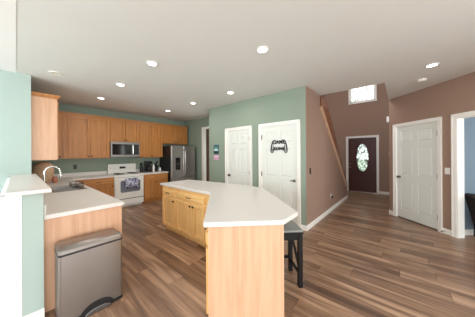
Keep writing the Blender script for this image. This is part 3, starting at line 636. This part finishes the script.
# ---------------------------------------------------------------- ceiling lights
LG = 'recessed ceiling lights'
for (x, y, label, lit) in ((.403, 4.10, 'unlit recessed ceiling light near the pier, above the sink', False), (1.26, 2.66, 'lit recessed ceiling light above the aisle, nearest the sink peninsula', True),
        (1.253, 3.89, 'lit recessed ceiling light, middle of the row towards the range', True), (1.253, 5.13, 'lit recessed ceiling light closest to the double-door upper cabinet', True),
        (1.994, 1.296, 'lit recessed ceiling light over the island end, largest in view', True), (2.90, 5.16, 'small lit recessed ceiling light in front of the refrigerator', True),
        (2.90, 3.945, 'lit recessed ceiling light above the green wall corner', True), (2.93, 2.70, 'lit recessed ceiling light in front of the closet doors', True), (3.994, -.336, 'lit recessed ceiling light beside the smoke detector', True)):
    t = thing('recessed_light', label, 'ceiling light', (x, y, CEIL), 0, LG)
    rp = [(.054, -.006), (.060, -.012), (.078, -.008), (.082, 0), (.054, 0)]
    nn = 28; mb = MB(); vs = [(r*math.cos(2*PI*k/nn), r*math.sin(2*PI*k/nn), h) for r, h in rp for k in range(nn)]
    mb.add(vs, [(i*nn+k, i*nn+(k+1) % nn, ((i+1) % 5)*nn+(k+1) % nn, ((i+1) % 5)*nn+k) for i in range(5) for k in range(nn)])
    mb.build('trim_ring', 'plast', t, smooth=True)
    MB().lathe([(.056, -.002), (.056, -.007), (.02, -.008)], n=28).build('lens', 'lens' if lit else 'lensoff', t)
    if lit:
        l = bpy.data.lights.new('downlight', 'AREA'); l.shape = 'DISK'; l.size = .12; l.energy = LAMP_POWER; l.color = (1, .95, .89)
        lo = bpy.data.objects.new('downlight', l); COL.objects.link(lo); lo.parent = t; lo.location = (0, 0, -.02)
sm = MB().lathe([(.065, 0), (.065, -.02), (.052, -.036), (.02, -.038)], (4.66, -.268, CEIL), n=24)
tag(sm.build('smoke_detector', 'plast', smooth=True), 'white round smoke detector on the ceiling by the right wall', 'smoke detector')

# ---------------------------------------------------------------- small wall things
def plate(name, label, cat, p, a, z, m, hw_=.036, hh=.058, kind='switch', m2=None):
    t = thing(name, label, cat, (p[0], p[1], z), a)
    B(-hw_, hw_, -.006, 0, -hh, hh).build('plate', m, t, bevel=.002)
    if kind == 'switch': B(-.016, .016, -.010, -.006, -.033, .033).build('rocker', m2 or m, t, bevel=.001)
    else:
        for s in (-.022, .022): B(-.015, .015, -.009, -.006, s-.015, s+.015).build('socket', m2 or m, t, bevel=.001)
    return t
plate('wall_outlet', 'black outlet on the sage backsplash left of the range', 'outlet', (1.0, 6.47), 0, 1.15, 'black', kind='outlet')
plate('wall_outlet', 'black outlet on the sage backsplash right of the range', 'outlet', (2.67, 6.47), 0, 1.14, 'black', kind='outlet')
plate('light_switch', 'dark brown light switch on the brown stair wall', 'light switch', (3.80, YB), 0, 1.12, 'leather')
plate('light_switch', 'white light switch beside the six-panel door on the right', 'light switch', (5.046, -.611), AD, 1.135, 'plast', .040)
o = plate('wall_outlet', 'white outlet with night light low on the brown stair wall', 'outlet', (5.24, YB), 0, .38, 'plast', kind='outlet')
lab(MB().box(-.022, .022, -.045, -.009, -.05, .0).build('night_light', 'leather', o, bevel=.004), 'dark plug-in night light')
plate('light_switch', 'white switch plate edge-on at the entry wall corner', 'light switch', (6.02, .235), PI, 1.46, 'plast')
tag(place(MB().box(-.06, .06, -.05, 0, 2.22, 2.36).build('door_chime', 'plast', bevel=.008), (6.0, .235), PI), 'white door chime box high at the entry wall corner', 'door chime')
ds = MB().tube([(0, 0, 0), (0, -.06, 0)], .009, 8).lathe([(.014, .055), (.014, .075)], (0, 0, 0), 'Y', 10)
o = ds.build('door_stop', 'chrome'); o.location = (5.066-.011, -.591+.011, .05); o.rotation_euler = (0, 0, AD)
tag(o, 'small metal door stop on the right baseboard', 'door stop')
# signs on the closet wall
sg = thing('wall_sign', 'teal wall sign left of the narrow closet door', 'sign', (XD, 3.84, 1.47), -PI/2)
B(-.095, .095, -.015, 0, 0, .25).build('board', 'teal', sg)
B(-.075, .075, -.018, -.015, .085, .135).build('pale_print', 'tealw', sg); B(-.085, .085, -.017, -.015, .008, .075).build('dark_print', 'teald', sg); B(-.05, .05, -.018, -.015, .16, .172).build('pale_line', 'tealw', sg)
pk = thing('note_card', 'pink card below the teal wall sign', 'card', (XD, 3.845, 1.31), -PI/2)
B(-.10, .10, -.008, 0, 0, .125).build('card', 'pink', pk); B(-.09, .09, -.010, -.008, .085, .118).build('pale_strip', 'pinkl', pk)

# controller sign on the white door
gp = thing('game_sign', 'black metal controller outline sign on white door', 'sign', (XD, 1.95, 1.62), -PI/2)
half = [(0, .105), (.06, .105), (.075, .125), (.125, .128), (.155, .10), (.178, .03), (.192, -.05), (.195, -.105), (.178, -.138), (.148, -.138), (.128, -.10), (.112, -.055), (.085, -.055)]
pts = half + [(-x, z) for x, z in half[::-1] if x > 0]
def smoothed(P, it=2):
    for _ in range(it):
        Q = []
        for i in range(len(P)):
            a, b = P[i], P[(i+1) % len(P)]
            Q += [(a[0]*.75+b[0]*.25, a[1]*.75+b[1]*.25), (a[0]*.25+b[0]*.75, a[1]*.25+b[1]*.75)]
        P = Q
    return P
def ribbon(mb, P, wd, y0, y1, closed=True):
    n_ = len(P); O_, I_ = [], []
    for i in range(n_):
        a, b = P[(i-1) % n_], P[(i+1) % n_]; d_ = Vector((b[0]-a[0], b[1]-a[1])).normalized(); nx, nz = -d_.y*wd/2, d_.x*wd/2
        O_.append((P[i][0]+nx, P[i][1]+nz)); I_.append((P[i][0]-nx, P[i][1]-nz))
    vs = [(x, y, z) for y in (y0, y1) for L_ in (O_, I_) for x, z in L_]; fs = []
    for k in range(n_):
        j = (k+1) % n_; fs += [(k, j, n_+j, n_+k), (2*n_+k, 3*n_+k, 3*n_+j, 2*n_+j), (k, 2*n_+k, 2*n_+j, j), (n_+k, n_+j, 3*n_+j, 3*n_+k)]
    return mb.add(vs, fs)
ol = MB(); ribbon(ol, smoothed([(x*.98, z) for x, z in pts]), .015, .004, .012)
for s in (-1, 1): ribbon(ol, [(s*.085+.0, z) for z in (0,)] and smoothed([(s*.152, .085), (s*.128, .03), (s*.135, -.06), (s*.152, -.11), (s*.170, -.105), (s*.168, -.02)]), .008, .004, .012)
ol.build('controller_outline', 'black', gp)
def text(body, size, x, z, parent, nm, y=.004):
    cu = bpy.data.curves.new(nm, 'FONT'); cu.body = body; cu.size = size; cu.align_x = 'CENTER'; cu.align_y = 'CENTER'; cu.extrude = .004; cu.offset = .0035; cu.space_character = 1.05
    ob = bpy.data.objects.new(nm, cu); COL.objects.link(ob); dg = bpy.context.evaluated_depsgraph_get(); me = bpy.data.meshes.new_from_object(ob.evaluated_get(dg))
    COL.objects.unlink(ob); bpy.data.objects.remove(ob)
    o = bpy.data.objects.new(nm, me); COL.objects.link(o); me.materials.append(MT['black']); o.parent = parent; o.rotation_euler = (PI/2, 0, 0); o.location = (x, y+.004, z); return o
text('GAME', .104, 0, .082, gp, 'lettering'); text('ZONE', .098, 0, -.052, gp, 'lettering')

# ---------------------------------------------------------------- chair in the blue room
ch = thing('leather_chair', 'dark leather chair in the blue room at the right edge', 'chair', (5.23, -1.28, 0), math.radians(-45))
MB().prism_y([(-.22, .16), (-.14, .16), (-.30, .72), (-.33, .76), (-.40, .75), (-.41, .70)], -.26, .26).build('backrest', 'leather', ch, bevel=.02, seg=3)
MB().box(-.27, .27, -.26, .26, .30, .42).build('seat', 'leather', ch, bevel=.03, seg=3)
for x in (-.24, .22):
    for y in (-.23, .21): B(x, x+.035, y, y+.035, 0, .31).build('leg', 'black', ch)
